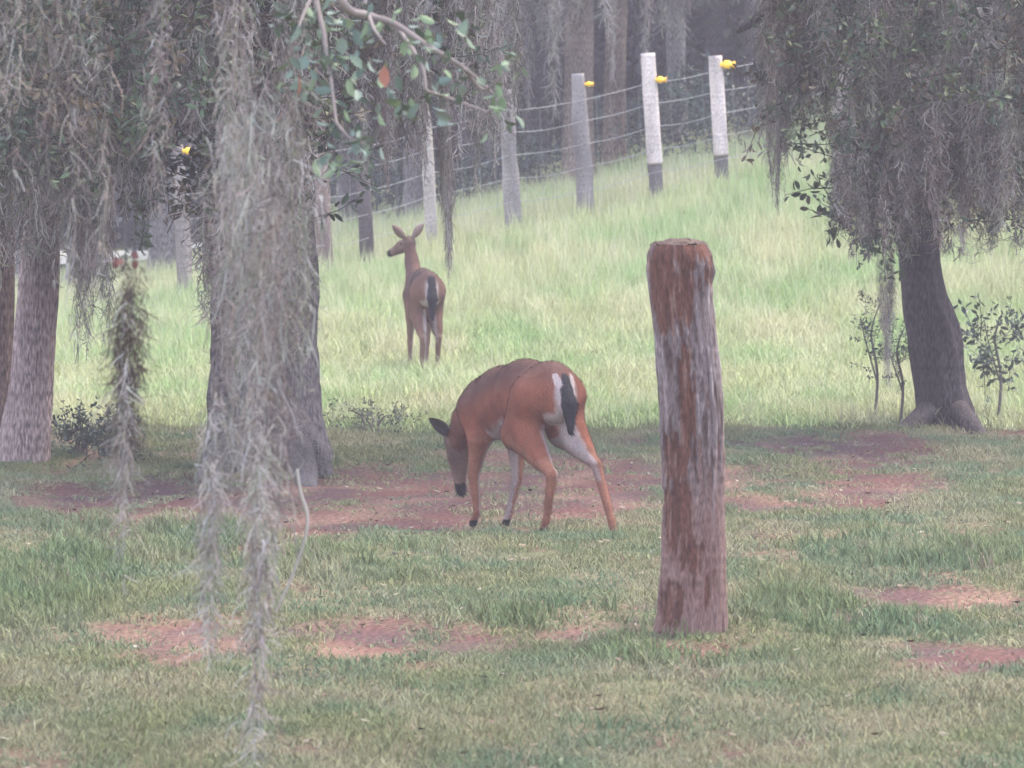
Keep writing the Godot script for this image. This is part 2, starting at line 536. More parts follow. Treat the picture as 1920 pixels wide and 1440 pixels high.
func watching_deer() -> void:
	var V := func(x, y, z): return Vector3(x, y, z)
	var B := []
	B.append([V.call(0, .675, .28), .112, V.call(0, .655, .05), .14, .05, .68, 0])
	B.append([V.call(0, .655, .05), .145, V.call(0, .65, -.22), .135, .05, .62, 0])
	B.append([V.call(0, .675, .28), .112, V.call(0, .63, .325), .10, .05, .95, 0])
	B.append_array(leg([V.call(-.062, .645, .24), V.call(-.075, .47, .15), V.call(-.07, .295, .36), V.call(-.075, .075, .33), V.call(-.075, .018, .30)], [.10, .068, .026, .018, .021], [.05, .03, .012, .01], 2))
	B.append([V.call(-.075, .50, .20), .07, V.call(-.07, .36, .31), .042, .03, 1.0, 1])
	B.append_array(leg([V.call(.062, .645, .24), V.call(.075, .47, .13), V.call(.085, .295, .30), V.call(.085, .075, .24), V.call(.085, .018, .21)], [.10, .068, .026, .018, .021], [.05, .03, .012, .01], 2))
	B.append([V.call(.075, .50, .18), .07, V.call(.085, .36, .26), .042, .03, 1.0, 1])
	B.append_array(leg([V.call(-.055, .60, -.22), V.call(-.06, .43, -.2), V.call(-.06, .25, -.24), V.call(-.06, .07, -.24), V.call(-.06, .016, -.27)], [.075, .042, .024, .016, .02], [.05, .025, .012, .01], 2))
	B.append_array(leg([V.call(.055, .60, -.22), V.call(.09, .43, -.18), V.call(.085, .25, -.20), V.call(.08, .07, -.20), V.call(.08, .016, -.23)], [.075, .042, .024, .016, .02], [.05, .025, .012, .01], 2))
	B.append([V.call(0, .68, -.27), .105, V.call(-.015, .84, -.37), .068, .05, .85, 3])
	B.append([V.call(-.015, .84, -.37), .066, V.call(-.03, .98, -.41), .052, .03, .9, 3])
	B.append([V.call(-.03, .995, -.42), .056, V.call(-.10, .965, -.46), .044, .02, 1.0, 4])
	B.append([V.call(-.10, .96, -.46), .043, V.call(-.175, .92, -.49), .029, .02, 1.0, 4])
	B.append([V.call(-.185, .918, -.492), .024, V.call(-.195, .915, -.494), .022, .01, 1.0, 6])
	B.append([V.call(0, .725, .36), .032, V.call(0, .60, .432), .044, .02, 1.0, 5])
	B.append([V.call(0, .60, .432), .044, V.call(0, .45, .43), .018, .015, .95, 5])
	var sk := skin(B, 0.0105)
	paint_deer(sk, 0.35, 0.81, Color(0.17, 0.09, 0.07), Color(0.20, 0.12, 0.09))
	var mb: MB = sk.mb
	ear(mb, Vector3(-.075, 1.035, -.40), Vector3(-.195, 1.135, -.38), Vector3(0, .1, -1), .045, Color(.5, .42, .4), Color(.17, .12, .10), Color(.12, .09, .08))
	ear(mb, Vector3(.005, 1.04, -.42), Vector3(.10, 1.145, -.40), Vector3(0, .1, -1), .045, Color(.5, .42, .4), Color(.24, .17, .15), Color(.12, .09, .08))
	var d := 40.35
	var x := -0.68
	var t := thing("standing_deer", "deer standing in tall meadow grass with raised head, seen from behind", "deer", Vector3(x, land(x, d) - 0.01, -d), "deer in the clearing")
	t.rotation_degrees.y = 11
	t.scale = Vector3(0.85, 1.0, 1.0)
	part("body", mb.mesh(M.fur), t)
	coat_hair(mb, sk.tags.size(), t)
	for s in [-1, 1]:
		var e := SphereMesh.new(); e.radius = .011; e.height = .022; e.radial_segments = 12; e.rings = 6; e.material = M.dark_eye
		part("eye", e, t, Vector3(-.095 - s * .012, .985, -.462 + s * .045))

# ------------------------------------------------------------------ the thick post
func thick_post() -> void:
	var t := thing("log_post", "thick weathered log post with peeling bark and red-brown wood beside the grazing deer", "post", pt(1295, 1190, 20.0))
	var prof := [[1212, 0.141], [1190, 0.140], [1150, 0.131], [1050, 0.121], [900, 0.116], [760, 0.119], [640, 0.117], [560, 0.117], [510, 0.124], [448, 0.123]]
	var cx := [1295, 1295, 1298, 1301, 1300, 1297, 1287, 1277, 1276, 1273]
	var mb := MB.new()
	var sides := 96
	var rows := []
	var N := 150
	for k in N + 1:
		var u := float(k) / N
		var py := lerpf(1212, 458, u)
		var r := 0.12
		var c := 1290.0
		for q in prof.size() - 1:
			if py <= prof[q][0] and py >= prof[q + 1][0]:
				var f: float = (prof[q][0] - py) / (prof[q][0] - prof[q + 1][0])
				r = lerpf(prof[q][1], prof[q + 1][1], f); c = lerpf(cx[q], cx[q + 1], f)
		var y := (1190.0 - py) / 500.0
		var row := []
		for s in sides:
			var a := TAU * s / sides
			var e := sin(a)
			var f := cos(a)
			# wood laid bare where the bark has come away
			var px := e * r * 500.0 + c
			var gone := -0.5
			for z in [[1255, 520, 62, 90], [1335, 510, 16, 34], [1290, 755, 24, 110], [1268, 960, 28, 70], [1262, 860, 24, 50], [1310, 470, 30, 24], [1290, 1040, 18, 30], [1255, 1130, 24, 40]]:
				var q2: float = pow((px - z[0]) / z[2], 2) + pow((py - z[1]) / z[3], 2)
				gone = maxf(gone, 1.15 - q2)
			if f < 0.0: gone = 0.9 * n_mid.get_noise_3d(e * 50, y * 40, f * 50)
			gone += 1.3 * n_mid.get_noise_3d(e * 80, y * 70, f * 80) + 0.9 * n_fine.get_noise_3d(e * 120, y * 90, f * 120)
			var g := smoothstep(0.0, 0.22, gone)
			var rib := n_fine.get_noise_3d(e * 150, y * 55, f * 150)
			var rib2 := n_mid.get_noise_3d(e * 150, y * 45, f * 150)
			var rib3 := n_fine.get_noise_3d(e * 70 + 9, y * 80, f * 70)
			var rr := r * (1.0 + 0.05 * rib2 * (1.0 - 0.5 * g) + 0.06 * rib * (1.0 - 0.4 * g)) - 0.010 * g
			rr *= 1.0 - 0.15 * pow(smoothstep(490, 456, py), 2.0)
			if absf(px - 1338) < 9 and absf(py - 510) < 22 and f > -0.3: rr += 0.010 * (1.0 - absf(py - 510) / 22.0)
			for z in [[1303, 506, 9, 12], [1338, 512, 9, 20], [1280, 790, 8, 14], [1300, 985, 7, 9]]:
				var q3: float = pow((px - z[0]) / z[2], 2) + pow((py - z[1]) / z[3], 2)
				if f > 0.0 and q3 < 1.0: rr -= 0.012 * (1.0 - q3)
			var bark := Color(0.215, 0.168, 0.17).lerp(Color(0.37, 0.32, 0.325), smoothstep(0.08, 0.42, rib + 0.4 * rib2)).lerp(Color(0.11, 0.075, 0.07), smoothstep(0.1, 0.38, -rib3))
			var pinkish := smoothstep(820, 1000, py + 120 * rib2)
			bark = bark.lerp(Color(0.27, 0.16, 0.14), pinkish * 0.8)
			var wood := Color(0.17, 0.075, 0.055).lerp(Color(0.115, 0.055, 0.045), smoothstep(0.0, 0.4, -rib3 - 0.5 * rib2)).lerp(Color(0.28, 0.17, 0.145), smoothstep(0.12, 0.45, rib + 0.5 * rib3))
			row.append(mb.vert(Vector3(e * rr + (c - 1295.0) / 500.0, y, f * rr), bark.lerp(wood, g)))
		rows.append(row)
	for k in N:
		for s in sides:
			var q := (s + 1) % sides
			mb.quad(rows[k][s], rows[k][q], rows[k + 1][q], rows[k + 1][s])
	part("trunk", mb.mesh(M.wood), t)
	# sawn and weathered top, a little lower at the back, ragged at the rim
	var top := MB.new()
	var y0 := (1190.0 - 458.0) / 500.0
	var ring := []
	for k in 9:
		var u := 1.0 - k / 8.0
		var row := []
		for s in sides:
			var a := TAU * s / sides
			var rim := mb.v[rows[N][s]]
			var mid := Vector3((1273.0 - 1295.0) / 500.0, 0, 0)
			var hgt := y0 + 0.022 * (1.0 - u * u) + 0.012 * n_mid.get_noise_3d(sin(a) * u * 60, 3.0, cos(a) * u * 60) + (0.008 * n_fine.get_noise_2d(sin(a) * 150, cos(a) * 150) if k < 2 else 0.0)
			var g := 0.5 + 0.5 * sin(u * 34.0 + 3.0 * n_mid.get_noise_2d(sin(a) * 60, cos(a) * 60))
			row.append(top.vert(Vector3(lerpf(mid.x, rim.x, u), hgt, lerpf(mid.z, rim.z, u)), Color(0.09, 0.06, 0.052).lerp(Color(0.17, 0.12, 0.105), g)))
		ring.append(row)
	for k in 8:
		for s in sides:
			var q := (s + 1) % sides
			top.quad(ring[k][s], ring[k][q], ring[k + 1][q], ring[k + 1][s])
	part("cut_top", top.mesh(M.wood), t)

# ------------------------------------------------------------------ trees
func trunk_mesh(pts: Array, radii: Array, col: Color, seed_: float, sides := 40, sub := 10) -> ArrayMesh:
	var mb := MB.new()
	tube(mb, pts, radii, sides, col, 0.16, sub, seed_, 0.3)
	return mb.mesh(M.bark)

func crown_of(parent: Node3D, blobs: Array, sprays: Array, per_m3: float, cols: Array, size := 1.0, called := "crown") -> void:
	var xf := [[], [], []]
	var cc := [[], [], []]
	for b in blobs:
		var vol: float = 4.19 * b[1].x * b[1].y * b[1].z
		for k in int(vol * per_m3):
			var q := spin() * pow(rng.randf(), 0.4)
			var p: Vector3 = b[0] + Vector3(q.x * b[1].x, q.y * b[1].y, q.z * b[1].z)
			if n_low.get_noise_3d(p.x * 30.0, p.y * 30.0, p.z * 30.0) < -0.12: continue
			var w := rng.randi() % 3
			var bs := Basis(spin(), rng.randf() * TAU).scaled(Vector3.ONE * size * rng.randf_range(0.7, 1.4))
			xf[w].append(Transform3D(bs, p - parent.position))
			cc[w].append(jitter(cols[rng.randi() % cols.size()], 0.3))
	var holder := Node3D.new(); holder.name = called
	parent.add_child(holder, true)
	for w in 3:
		if xf[w].size(): scatter("foliage", sprays[w], xf[w], cc[w], holder)

func hang(parent: Node3D, meshes: Array, at: Vector3, long: float, wide: float) -> void:
	var o := part("moss_strand", meshes[rng.randi() % meshes.size()], parent, at - parent.position)
	o.rotation.y = rng.randf() * TAU
	o.scale = Vector3(wide, long, wide)

# beards of moss whose lower ends lie between two rows of the view
func drape(parent: Node3D, meshes: Array, n: int, px0: float, px1: float, bot0: float, bot1: float, d0: float, d1: float, l0: float, l1: float, w0 := 0.8, w1 := 1.5) -> void:
	for k in n:
		var d := rng.randf_range(d0, d1)
		var cx := rng.randf_range(px0, px1)
		var cy := rng.randf_range(bot0, bot1)
		if cx > 318.0 and cx < 380.0: cy = minf(cy, 255.0)   # the gap over the fence post
		if cx > 205.0 and cx < 305.0 and cy > 420.0: cy = 415.0   # the gap over the sand track
		var at := pt(cx, cy, d)
		var l := rng.randf_range(l0, l1)
		hang(parent, meshes, at + Vector3(0, l, 0), l, rng.randf_range(w0, w1))

func grow(list: Array, d0: float, n: int, spread_x: Array, rows_y: Array, depth: float) -> Array:
	for k in n:
		var cx := rng.randf_range(spread_x[0], spread_x[1])
		var cy := rng.randf_range(rows_y[0], rows_y[1])
		if cy > 225.0 and cx > 325.0 and cx < 380.0: continue
		list.append(pt(cx, cy, d0 + rng.randf_range(-depth, depth)))
	return list

func sprays_at(parent: Node3D, pts: Array, sprays: Array, cols: Array, size: float, called := "foliage") -> void:
	for w in 3:
		var xf := []
		var cc := []
		for k in range(w, pts.size(), 3):
			var bs := Basis(spin(), rng.randf() * TAU).scaled(Vector3.ONE * size * rng.randf_range(0.6, 1.3))
			xf.append(Transform3D(bs, pts[k] - parent.position))
			cc.append(jitter(cols[rng.randi() % cols.size()], 0.3))
		scatter(called, sprays[w], xf, cc, parent)

# ------------------------------------------------------------------ build
func _ready() -> void:
	rng.seed = 7
	n_low.seed = 1; n_low.frequency = 0.05; n_low.fractal_octaves = 3
	n_mid.seed = 2; n_mid.frequency = 0.03; n_mid.fractal_octaves = 3
	n_fine.seed = 5; n_fine.frequency = 0.05; n_fine.fractal_octaves = 3

	var cam := Camera3D.new()
	cam.name = "camera"
	cam.fov = rad_to_deg(2.0 * atan(720.0 / FOCAL))
	cam.position = Vector3(0, EYE, 0)
	cam.rotation.x = -atan(480.0 / FOCAL)
	cam.near = 0.5
	cam.far = 900.0
	var lens := CameraAttributesPhysical.new()
	lens.frustum_focal_length = 24.0 / (2.0 * 720.0 / FOCAL)
	lens.frustum_focus_distance = 26.0
	lens.frustum_near = 0.5; lens.frustum_far = 900.0
	lens.exposure_aperture = 9.0
	cam.attributes = lens
	add_child(cam)
	cam.current = true

	var env := Environment.new()
	env.background_mode = Environment.BG_SKY
	var sky_mat := ProceduralSkyMaterial.new()
	sky_mat.sky_top_color = Color(0.68, 0.715, 0.79)
	sky_mat.sky_horizon_color = Color(0.78, 0.805, 0.85)
	sky_mat.ground_bottom_color = Color(0.25, 0.25, 0.22)
	sky_mat.ground_horizon_color = Color(0.55, 0.56, 0.56)
	sky_mat.sun_angle_max = 0.0
	var sky := Sky.new(); sky.sky_material = sky_mat
	env.sky = sky
	env.background_energy_multiplier = 1.0
	env.tonemap_mode = Environment.TONE_MAPPER_LINEAR
	env.tonemap_exposure = 5.5
	env.fog_enabled = true
	env.fog_density = 0.0019
	env.fog_light_color = Color(0.94, 0.91, 0.97)
	env.sdfgi_enabled = true; env.ssao_enabled = true; env.ssil_enabled = true
	var we := WorldEnvironment.new(); we.name = "world_environment"; we.environment = env
	add_child(we)

	var sun := DirectionalLight3D.new()
	sun.name = "sun"
	sun.light_energy = 0.5
	sun.light_angular_distance = 10.0
	sun.light_color = Color(1.0, 0.95, 0.87)
	sun.shadow_enabled = true
	add_child(sun)
	sun.look_at_from_position(Vector3.ZERO, Vector3(-0.75, -1.6, 0.6), Vector3.UP)

	materials()
	M.dark_eye = base_mat(0.12)
	M.dark_eye.albedo_color = Color(0.05, 0.04, 0.04)
	earth_spots = [spot(330, 925, 290, 44, .25 + 0.73), spot(720, 935, 300, 66, .25 + 0.69), spot(1000, 905, 240, 74, .25 + 0.65), spot(1500, 910, 280, 40, .25 + 0.56), spot(1600, 840, 170, 32, .2 + 0.69), spot(1880, 805, 100, 25, 0.73), spot(620, 1190, 440, 36, .15 + 0.65), spot(300, 1190, 180, 42, 0.69), spot(1760, 1115, 170, 15, 0.73), spot(1790, 1232, 200, 32, 0.81), spot(1480, 1000, 140, 22, 0.40), spot(1100, 1190, 100, 18, 0.48), spot(1300, 1215, 110, 18, 0.56), spot(150, 840, 130, 30, 0.25)]
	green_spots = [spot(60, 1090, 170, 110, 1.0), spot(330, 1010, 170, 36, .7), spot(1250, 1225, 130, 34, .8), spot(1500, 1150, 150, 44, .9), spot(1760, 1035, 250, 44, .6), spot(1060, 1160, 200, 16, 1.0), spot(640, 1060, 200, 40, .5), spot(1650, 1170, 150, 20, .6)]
	ground()
	print("ground")
	lawn()
	meadow()
	print("grass")
	thick_post()
	grazing_deer()
	watching_deer()
	print("deer")
	var sprays := [spray_mesh(14, 0.085, 0.036), spray_mesh(18, 0.075, 0.03), spray_mesh(11, 0.10, 0.042)]
	var moss := []
	for k in 10: moss.append(moss_mesh(290, 0.08, 0.0033, 5, 0.35, 0.0, 1.0))
	fence()
	oaks(sprays, moss)
	near_oak(sprays)
	forest(sprays, moss)
	undergrowth(sprays)
	print("done")

func ground() -> void:
	var xs := [-320.0, -160.0, -80.0, -45.0, -28.0, -18.0, -13.0]
	var x := -10.0
	while x <= 10.0:
		xs.append(x); x += 0.11
	xs.append_array([13.0, 18.0, 28.0, 45.0, 80.0, 160.0, 320.0])
	var ds := [-80.0, -30.0, -8.0, 2.0, 7.0, 10.0]
	var d := 12.0
	while d <= 62.0:
		ds.append(d); d += 0.10 if d < 36.0 else 0.2
	ds.append_array([66.0, 70.0, 76.0, 85.0, 100.0, 140.0, 220.0, 420.0])
	var mb := MB.new()
	for dd in ds:
		for xx in xs:
			var b := bare(xx, dd) if dd > 10.0 and dd < 40.0 and absf(xx) < 14.0 else 0.0
			var h := land(xx, dd) - 0.02 * b
			var tone: float = n_fine.get_noise_2d(xx * 30.0, dd * 16.0)
			var red := Color(0.175, 0.078, 0.068).lerp(Color(0.12, 0.07, 0.074), clamp(0.5 + tone * 1.4, 0, 1)).lerp(Color(0.29, 0.17, 0.13), clamp(n_mid.get_noise_2d(xx * 50.0 + 90, dd * 20.0) * 1.6, 0, 1))
			var thatch := Color(0.20, 0.165, 0.105).lerp(Color(0.14, 0.15, 0.075), clamp(0.5 + tone, 0, 1))
			if dd > 34.0: thatch = thatch.lerp(Color(0.14, 0.17, 0.06), 0.8)
			mb.vert(Vector3(xx, h, -dd), thatch.lerp(red, b))
	var w := xs.size()
	for r in ds.size() - 1:
		for s in w - 1:
			var a := r * w + s
			mb.quad(a, a + w, a + w + 1, a + 1)
	structure("ground", mb.mesh(M.earth))
	# pale sand track that shows through the trees beyond the fence
	var tr := MB.new()
	for k in 25:
		var xx := -16.0 + k * 0.55
		for q in 7:
			var dd := 65.5 + q * 1.0 + 0.5 * n_mid.get_noise_1d(xx * 30.0) + 0.04 * (xx + 6.0)
			tr.vert(Vector3(xx, land(xx, dd) + 0.03, -dd), Color(0.72, 0.70, 0.66))
	for k in 24:
		for q in 6:
			var a := k * 7 + q
			tr.quad(a, a + 1, a + 8, a + 7)
	structure("sand_track", tr.mesh(M.earth))

func tuft(blades: int, tall: float, spread: float, wide: float, bend: float) -> ArrayMesh:
	var mb := MB.new()
	for k in blades:
		var a := rng.randf() * TAU
		var r := sqrt(rng.randf()) * spread
		var p := Vector3(cos(a) * r, -0.005, sin(a) * r)
		var h := tall * rng.randf_range(0.45, 1.2)
		var lean := Vector3(rng.randf_range(-1, 1), 0, rng.randf_range(-1, 1)) * h * bend
		var ang := rng.randf() * TAU
		var s := Vector3(cos(ang), 0, sin(ang)) * wide * 0.5 * rng.randf_range(0.7, 1.3)
		var g := rng.randf_range(0.75, 1.25)
		var col := Color(g, g, g * 0.95)
		if rng.randf() < 0.18: col = Color(1.7, 1.35, 1.3)
		var m := p + Vector3(0, h * 0.6, 0) + lean * 0.4
		var e := p + Vector3(0, h, 0) + lean
		var v0 := mb.vert(p - s, col)
		var v1 := mb.vert(p + s, col)
		var v2 := mb.vert(m - s * 0.7, col)
		var v3 := mb.vert(m + s * 0.7, col)
		var v4 := mb.vert(e, col)
		mb.quad(v0, v2, v3, v1); mb.tri(v2, v4, v3)
	return mb.mesh(M.grass)

func lawn() -> void:
	var kinds := [tuft(13, 0.027, 0.05, 0.0032, 1.0), tuft(11, 0.034, 0.055, 0.0036, 0.8), tuft(11, 0.029, 0.05, 0.0045, 1.2), tuft(16, 0.08, 0.05, 0.006, 0.7)]
	var xf := [[], [], [], []]
	var cc := [[], [], [], []]
	var d := 12.6
	while d < 37.0:
		var half := 0.1 * d + 2.4
		var n := int(half * 2.0 * 0.1 * 760.0)
		for k in n:
			var x := rng.randf_range(-half, half)
			var dd := d + rng.randf() * 0.1
			var b := bare(x, dd)
			if rng.randf() < b * 0.93: continue
			var low: float = n_mid.get_noise_2d(x * 36.0 + 300.0, dd * 18.0)
			if low < -0.25 and rng.randf() < 0.6: continue
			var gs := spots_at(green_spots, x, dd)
			var w := rng.randi() % 3
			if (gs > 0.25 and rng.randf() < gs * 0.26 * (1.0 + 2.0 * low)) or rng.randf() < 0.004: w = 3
			var hue: float = n_low.get_noise_2d(x * 24.0, dd * 14.0 + 50.0)
			var col := Color(0.20, 0.215, 0.11).lerp(Color(0.145, 0.195, 0.115), clamp(0.45 + hue * 1.7, 0, 1))
			col = col.lerp(Color(0.30, 0.275, 0.18), clamp(n_fine.get_noise_2d(x * 20.0 + 70.0, dd * 12.0) * 1.5 + (0.22 if dd < 18.8 else 0.08), 0, 0.8))
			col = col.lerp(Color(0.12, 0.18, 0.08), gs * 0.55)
			if rng.randf() < 0.04: col = Color(0.30, 0.26, 0.19)
			var s := rng.randf_range(0.7, 1.25)
			var bs := Basis(Vector3.UP, rng.randf() * TAU).scaled(Vector3(s, s * rng.randf_range(0.7, 1.2) * (1.0 - 0.5 * b), s))
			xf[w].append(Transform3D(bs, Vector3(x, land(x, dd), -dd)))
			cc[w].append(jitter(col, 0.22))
		d += 0.1
	var t := Node3D.new(); t.name = "lawn_grass"
	add_child(t)
	t.set_meta("kind", "stuff"); t.set_meta("label", "short worn grass between patches of red earth"); t.set_meta("category", "grass")
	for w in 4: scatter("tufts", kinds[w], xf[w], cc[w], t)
	# bits of dead leaf and twig
	var mb := MB.new()
	leaf(mb, Vector3(-0.03, 0.006, 0), Vector3(1, 0.1, 0).normalized(), Vector3(0, 0.15, 1).normalized(), 0.06, 0.026, Color.WHITE)
	var lm := mb.mesh(M.plain)
	var lx := []
	var lc := []
	for k in 3600:
		var dd := rng.randf_range(12.6, 34.0)
		var half := 0.1 * dd + 2.2
		var x := rng.randf_range(-half, half)
		var bs := Basis(Vector3.UP, rng.randf() * TAU) * Basis(Vector3.RIGHT, rng.randf_range(-0.6, 0.6))
		lx.append(Transform3D(bs.scaled(Vector3.ONE * rng.randf_range(0.25, 0.75)), Vector3(x, land(x, dd) - 0.004 + 0.02 * rng.randf(), -dd)))
		lc.append(jitter([Color(0.20, 0.15, 0.115), Color(0.14, 0.085, 0.06), Color(0.25, 0.21, 0.17), Color(0.06, 0.045, 0.04)][rng.randi() % 4], 0.25))
	var ll := scatter("leaf_litter", lm, lx, lc, self)
	ll.set_meta("label", "dead leaves strewn over the lawn and bare earth"); ll.set_meta("category", "leaves")

func meadow() -> void:
	var kinds := [tuft(16, 0.20, 0.07, 0.006, 0.45), tuft(14, 0.26, 0.08, 0.007, 0.35), tuft(14, 0.15, 0.08, 0.008, 0.6), tuft(7, 0.36, 0.07, 0.004, 0.25)]
	var xf := [[], [], [], []]
	var cc := [[], [], [], []]
	var d := 33.4
	while d < 64.0:
		var half := 0.1 * d + 2.8
		var n := int(half * 2.0 * 0.1 * 260.0)
		for k in n:
			var x := rng.randf_range(-half, half)
			var dd := d + rng.randf() * 0.1
			if x < -2.2 and dd > 55.0: continue
			if dd < 35.2 and rng.randf() > (dd - 33.2) / 2.0 + 0.5 * n_mid.get_noise_2d(x * 30.0, dd * 20.0): continue
			var w := rng.randi() % 3
			if rng.randf() < 0.16: w = 3
			var hue: float = n_mid.get_noise_2d(x * 16.0, dd * 7.0)
			var col := Color(0.42, 0.445, 0.235).lerp(Color(0.32, 0.425, 0.19), clamp(0.5 + hue * 2.0, 0, 1))
			col = col.lerp(Color(0.55, 0.53, 0.34), clamp(n_low.get_noise_2d(x * 20.0 + 200.0, dd * 9.0) * 1.2 + 0.1, 0, 0.7))
			if w == 3: col = col.lerp(Color(0.55, 0.51, 0.36), 0.6)
			var s := rng.randf_range(0.75, 1.25)
			var bs := Basis(Vector3.UP, rng.randf() * TAU).scaled(Vector3(s, s * rng.randf_range(0.6, 1.1) * lerpf(0.48, 0.95, smoothstep(39.0, 50.0, dd)), s))
			xf[w].append(Transform3D(bs, Vector3(x, land(x, dd), -dd)))
			cc[w].append(jitter(col, 0.2))
		d += 0.1
	var t := Node3D.new(); t.name = "meadow_grass"
	add_child(t)
	t.set_meta("kind", "stuff"); t.set_meta("label", "tall pale green meadow grass rising to the fence"); t.set_meta("category", "grass")
	for w in 4: scatter("tufts", kinds[w], xf[w], cc[w], t)

# ------------------------------------------------------------------ fence along the far side of the meadow
func insulator(parent: Node3D, at: Vector3, size: float) -> void:
	var mb := MB.new()
	tube(mb, [Vector3(-0.02, 0, 0), Vector3(0.01, 0, 0), Vector3(0.012, 0, 0), Vector3(0.05, 0, 0), Vector3(0.052, 0, 0), Vector3(0.075, 0, 0)], [0.018, 0.018, 0.032, 0.03, 0.02, 0.02], 12, Color(0.95, 0.56, 0.02), 0.0, 1, 0.0, 0.0)
	tube(mb, [Vector3(0.075, 0, 0), Vector3(0.078, 0, 0), Vector3(0.088, 0, 0)], [0.02, 0.028, 0.024], 12, Color(0.85, 0.42, 0.02), 0.0, 1, 0.0, 0.0)
	var o := part("insulator", mb.mesh(M.plastic), parent, at)
	o.scale = Vector3.ONE * size

func fence() -> void:
	# column of the foot, row of the foot, row of the top, distance, half width, kind
	var posts := [[350, 566, 272, 48.6, .070, "grey"], [612, 500, 225, 49.7, .075, "brown"], [692, 482, 215, 50.0, .066, "dark"], [812, 452, 190, 50.5, .058, "pale"], [965, 442, 168, 51.0, .078, "split"], [1101, 417, 138, 51.4, .080, "rough"], [1233, 402, 100, 51.8, .074, "peeled"], [1356, 388, 105, 52.1, .070, "peeled"], [1590, 356, 70, 52.8, .075, "grey"]]
	var wears := {"grey": Color(.30, .26, .25), "brown": Color(.33, .25, .22), "dark": Color(.13, .11, .115), "pale": Color(.50, .45, .42), "split": Color(.34, .31, .31), "rough": Color(.27, .245, .25), "peeled": Color(.60, .52, .51)}
	var tell := {1233: "tall pale peeled post, the left of the two with dark feet", 1356: "tall pale peeled post nearest the moss beside a large yellow insulator", 1101: "rough grey post with knobbly top", 965: "split grey post with dark foot", 692: "thin dark post behind the standing deer's ears"}
	var t := thing("wire_fence", "woven wire fence on rough wooden posts along the far edge of the meadow", "fence", Vector3(0, land(0, 51.2), -51.2))
	var tops := []
	for p in posts:
		var foot := pt(p[0], p[1], p[3])
		foot.y = land(foot.x, p[3])
		var high: float = EYE - (p[2] - 240.0) * p[3] / FOCAL - foot.y
		var lean := Vector3(-0.055 - 0.01 * rng.randf(), 0, 0) * high
		var mb := MB.new()
		var r: float = p[4]
		var col: Color = wears[p[5]]
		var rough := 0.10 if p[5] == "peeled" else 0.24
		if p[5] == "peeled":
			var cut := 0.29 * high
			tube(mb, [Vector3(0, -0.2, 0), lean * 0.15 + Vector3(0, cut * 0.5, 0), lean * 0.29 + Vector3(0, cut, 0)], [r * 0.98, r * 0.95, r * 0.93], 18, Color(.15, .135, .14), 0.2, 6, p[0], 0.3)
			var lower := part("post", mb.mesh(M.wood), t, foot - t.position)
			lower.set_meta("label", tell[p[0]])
			var up := MB.new()
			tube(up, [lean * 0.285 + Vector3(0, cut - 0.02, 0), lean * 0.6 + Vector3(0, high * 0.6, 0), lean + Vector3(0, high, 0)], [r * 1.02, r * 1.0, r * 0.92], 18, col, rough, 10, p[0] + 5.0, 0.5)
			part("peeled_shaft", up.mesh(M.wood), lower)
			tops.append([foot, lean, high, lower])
		else:
			tube(mb, [Vector3(0, -0.2, 0), lean * 0.3 + Vector3(0, high * 0.3, 0), lean * 0.7 + Vector3(0, high * 0.7, 0), lean + Vector3(0, high, 0)], [r * 1.08, r, r * 0.95, r * 0.75], 18, col, rough, 8, p[0], 0.4)
			var o := part("post", mb.mesh(M.wood), t, foot - t.position)
			if tell.has(p[0]): o.set_meta("label", tell[p[0]])
			tops.append([foot, lean, high, o])
	for k in [[0, 283, 1.0], [5, 158, .8], [6, 150, 1.05], [7, 122, 1.4]]:
		var q = tops[k[0]]
		var up: float = EYE - (k[1] - 240.0) * posts[k[0]][3] / FOCAL - q[0].y
		insulator(q[3], q[1] * (up / q[2]) + Vector3(posts[k[0]][4] * 0.95, up, 0.03), k[2])
	var strands := [0.12, 0.34, 0.56, 0.78, 1.0, 1.2]
	for h in strands:
		var mb := MB.new()
		for k in tops.size() - 1:
			var a: Vector3 = tops[k][0] + tops[k][1] * (h / tops[k][2]) + Vector3(0, h, 0.075) - t.position
			var b: Vector3 = tops[k + 1][0] + tops[k + 1][1] * (h / tops[k + 1][2]) + Vector3(0, h, 0.075) - t.position
			tube(mb, [a, (a + b) * 0.5 + Vector3(0, rng.randf_range(-0.035, -0.005), 0), b], [.0030, .0030, .0030], 5, Color(.36, .35, .35), 0.0, 3, 0.0, 0.0)
		part("wire", mb.mesh(M.wire), t)
	var st := MB.new()
	for k in tops.size() - 1:
		var a: Vector3 = tops[k][0] - t.position
		var b: Vector3 = tops[k + 1][0] - t.position
		var n := int(a.distance_to(b) / 0.16)
		for s in range(1, n):
			var p := a.lerp(b, float(s) / n) + Vector3(rng.randf_range(-.01, .01), 0, 0.075)
			tube(st, [p + Vector3(0, .1, 0), p + Vector3(-.05, 1.19, 0)], [.0017, .0017], 3, Color(.24, .23, .23), 0.0, 1, 0.0, 0.0)
	var o2 := part("wire_stays", st.mesh(M.wire), t)
	o2.set_meta("kind", "stuff")

# ------------------------------------------------------------------ oaks of the middle ground
const OAK_GREENS := [Color(0.05, 0.08, 0.035), Color(0.07, 0.095, 0.05), Color(0.045, 0.07, 0.045), Color(0.09, 0.11, 0.05), Color(0.11, 0.085, 0.05)]

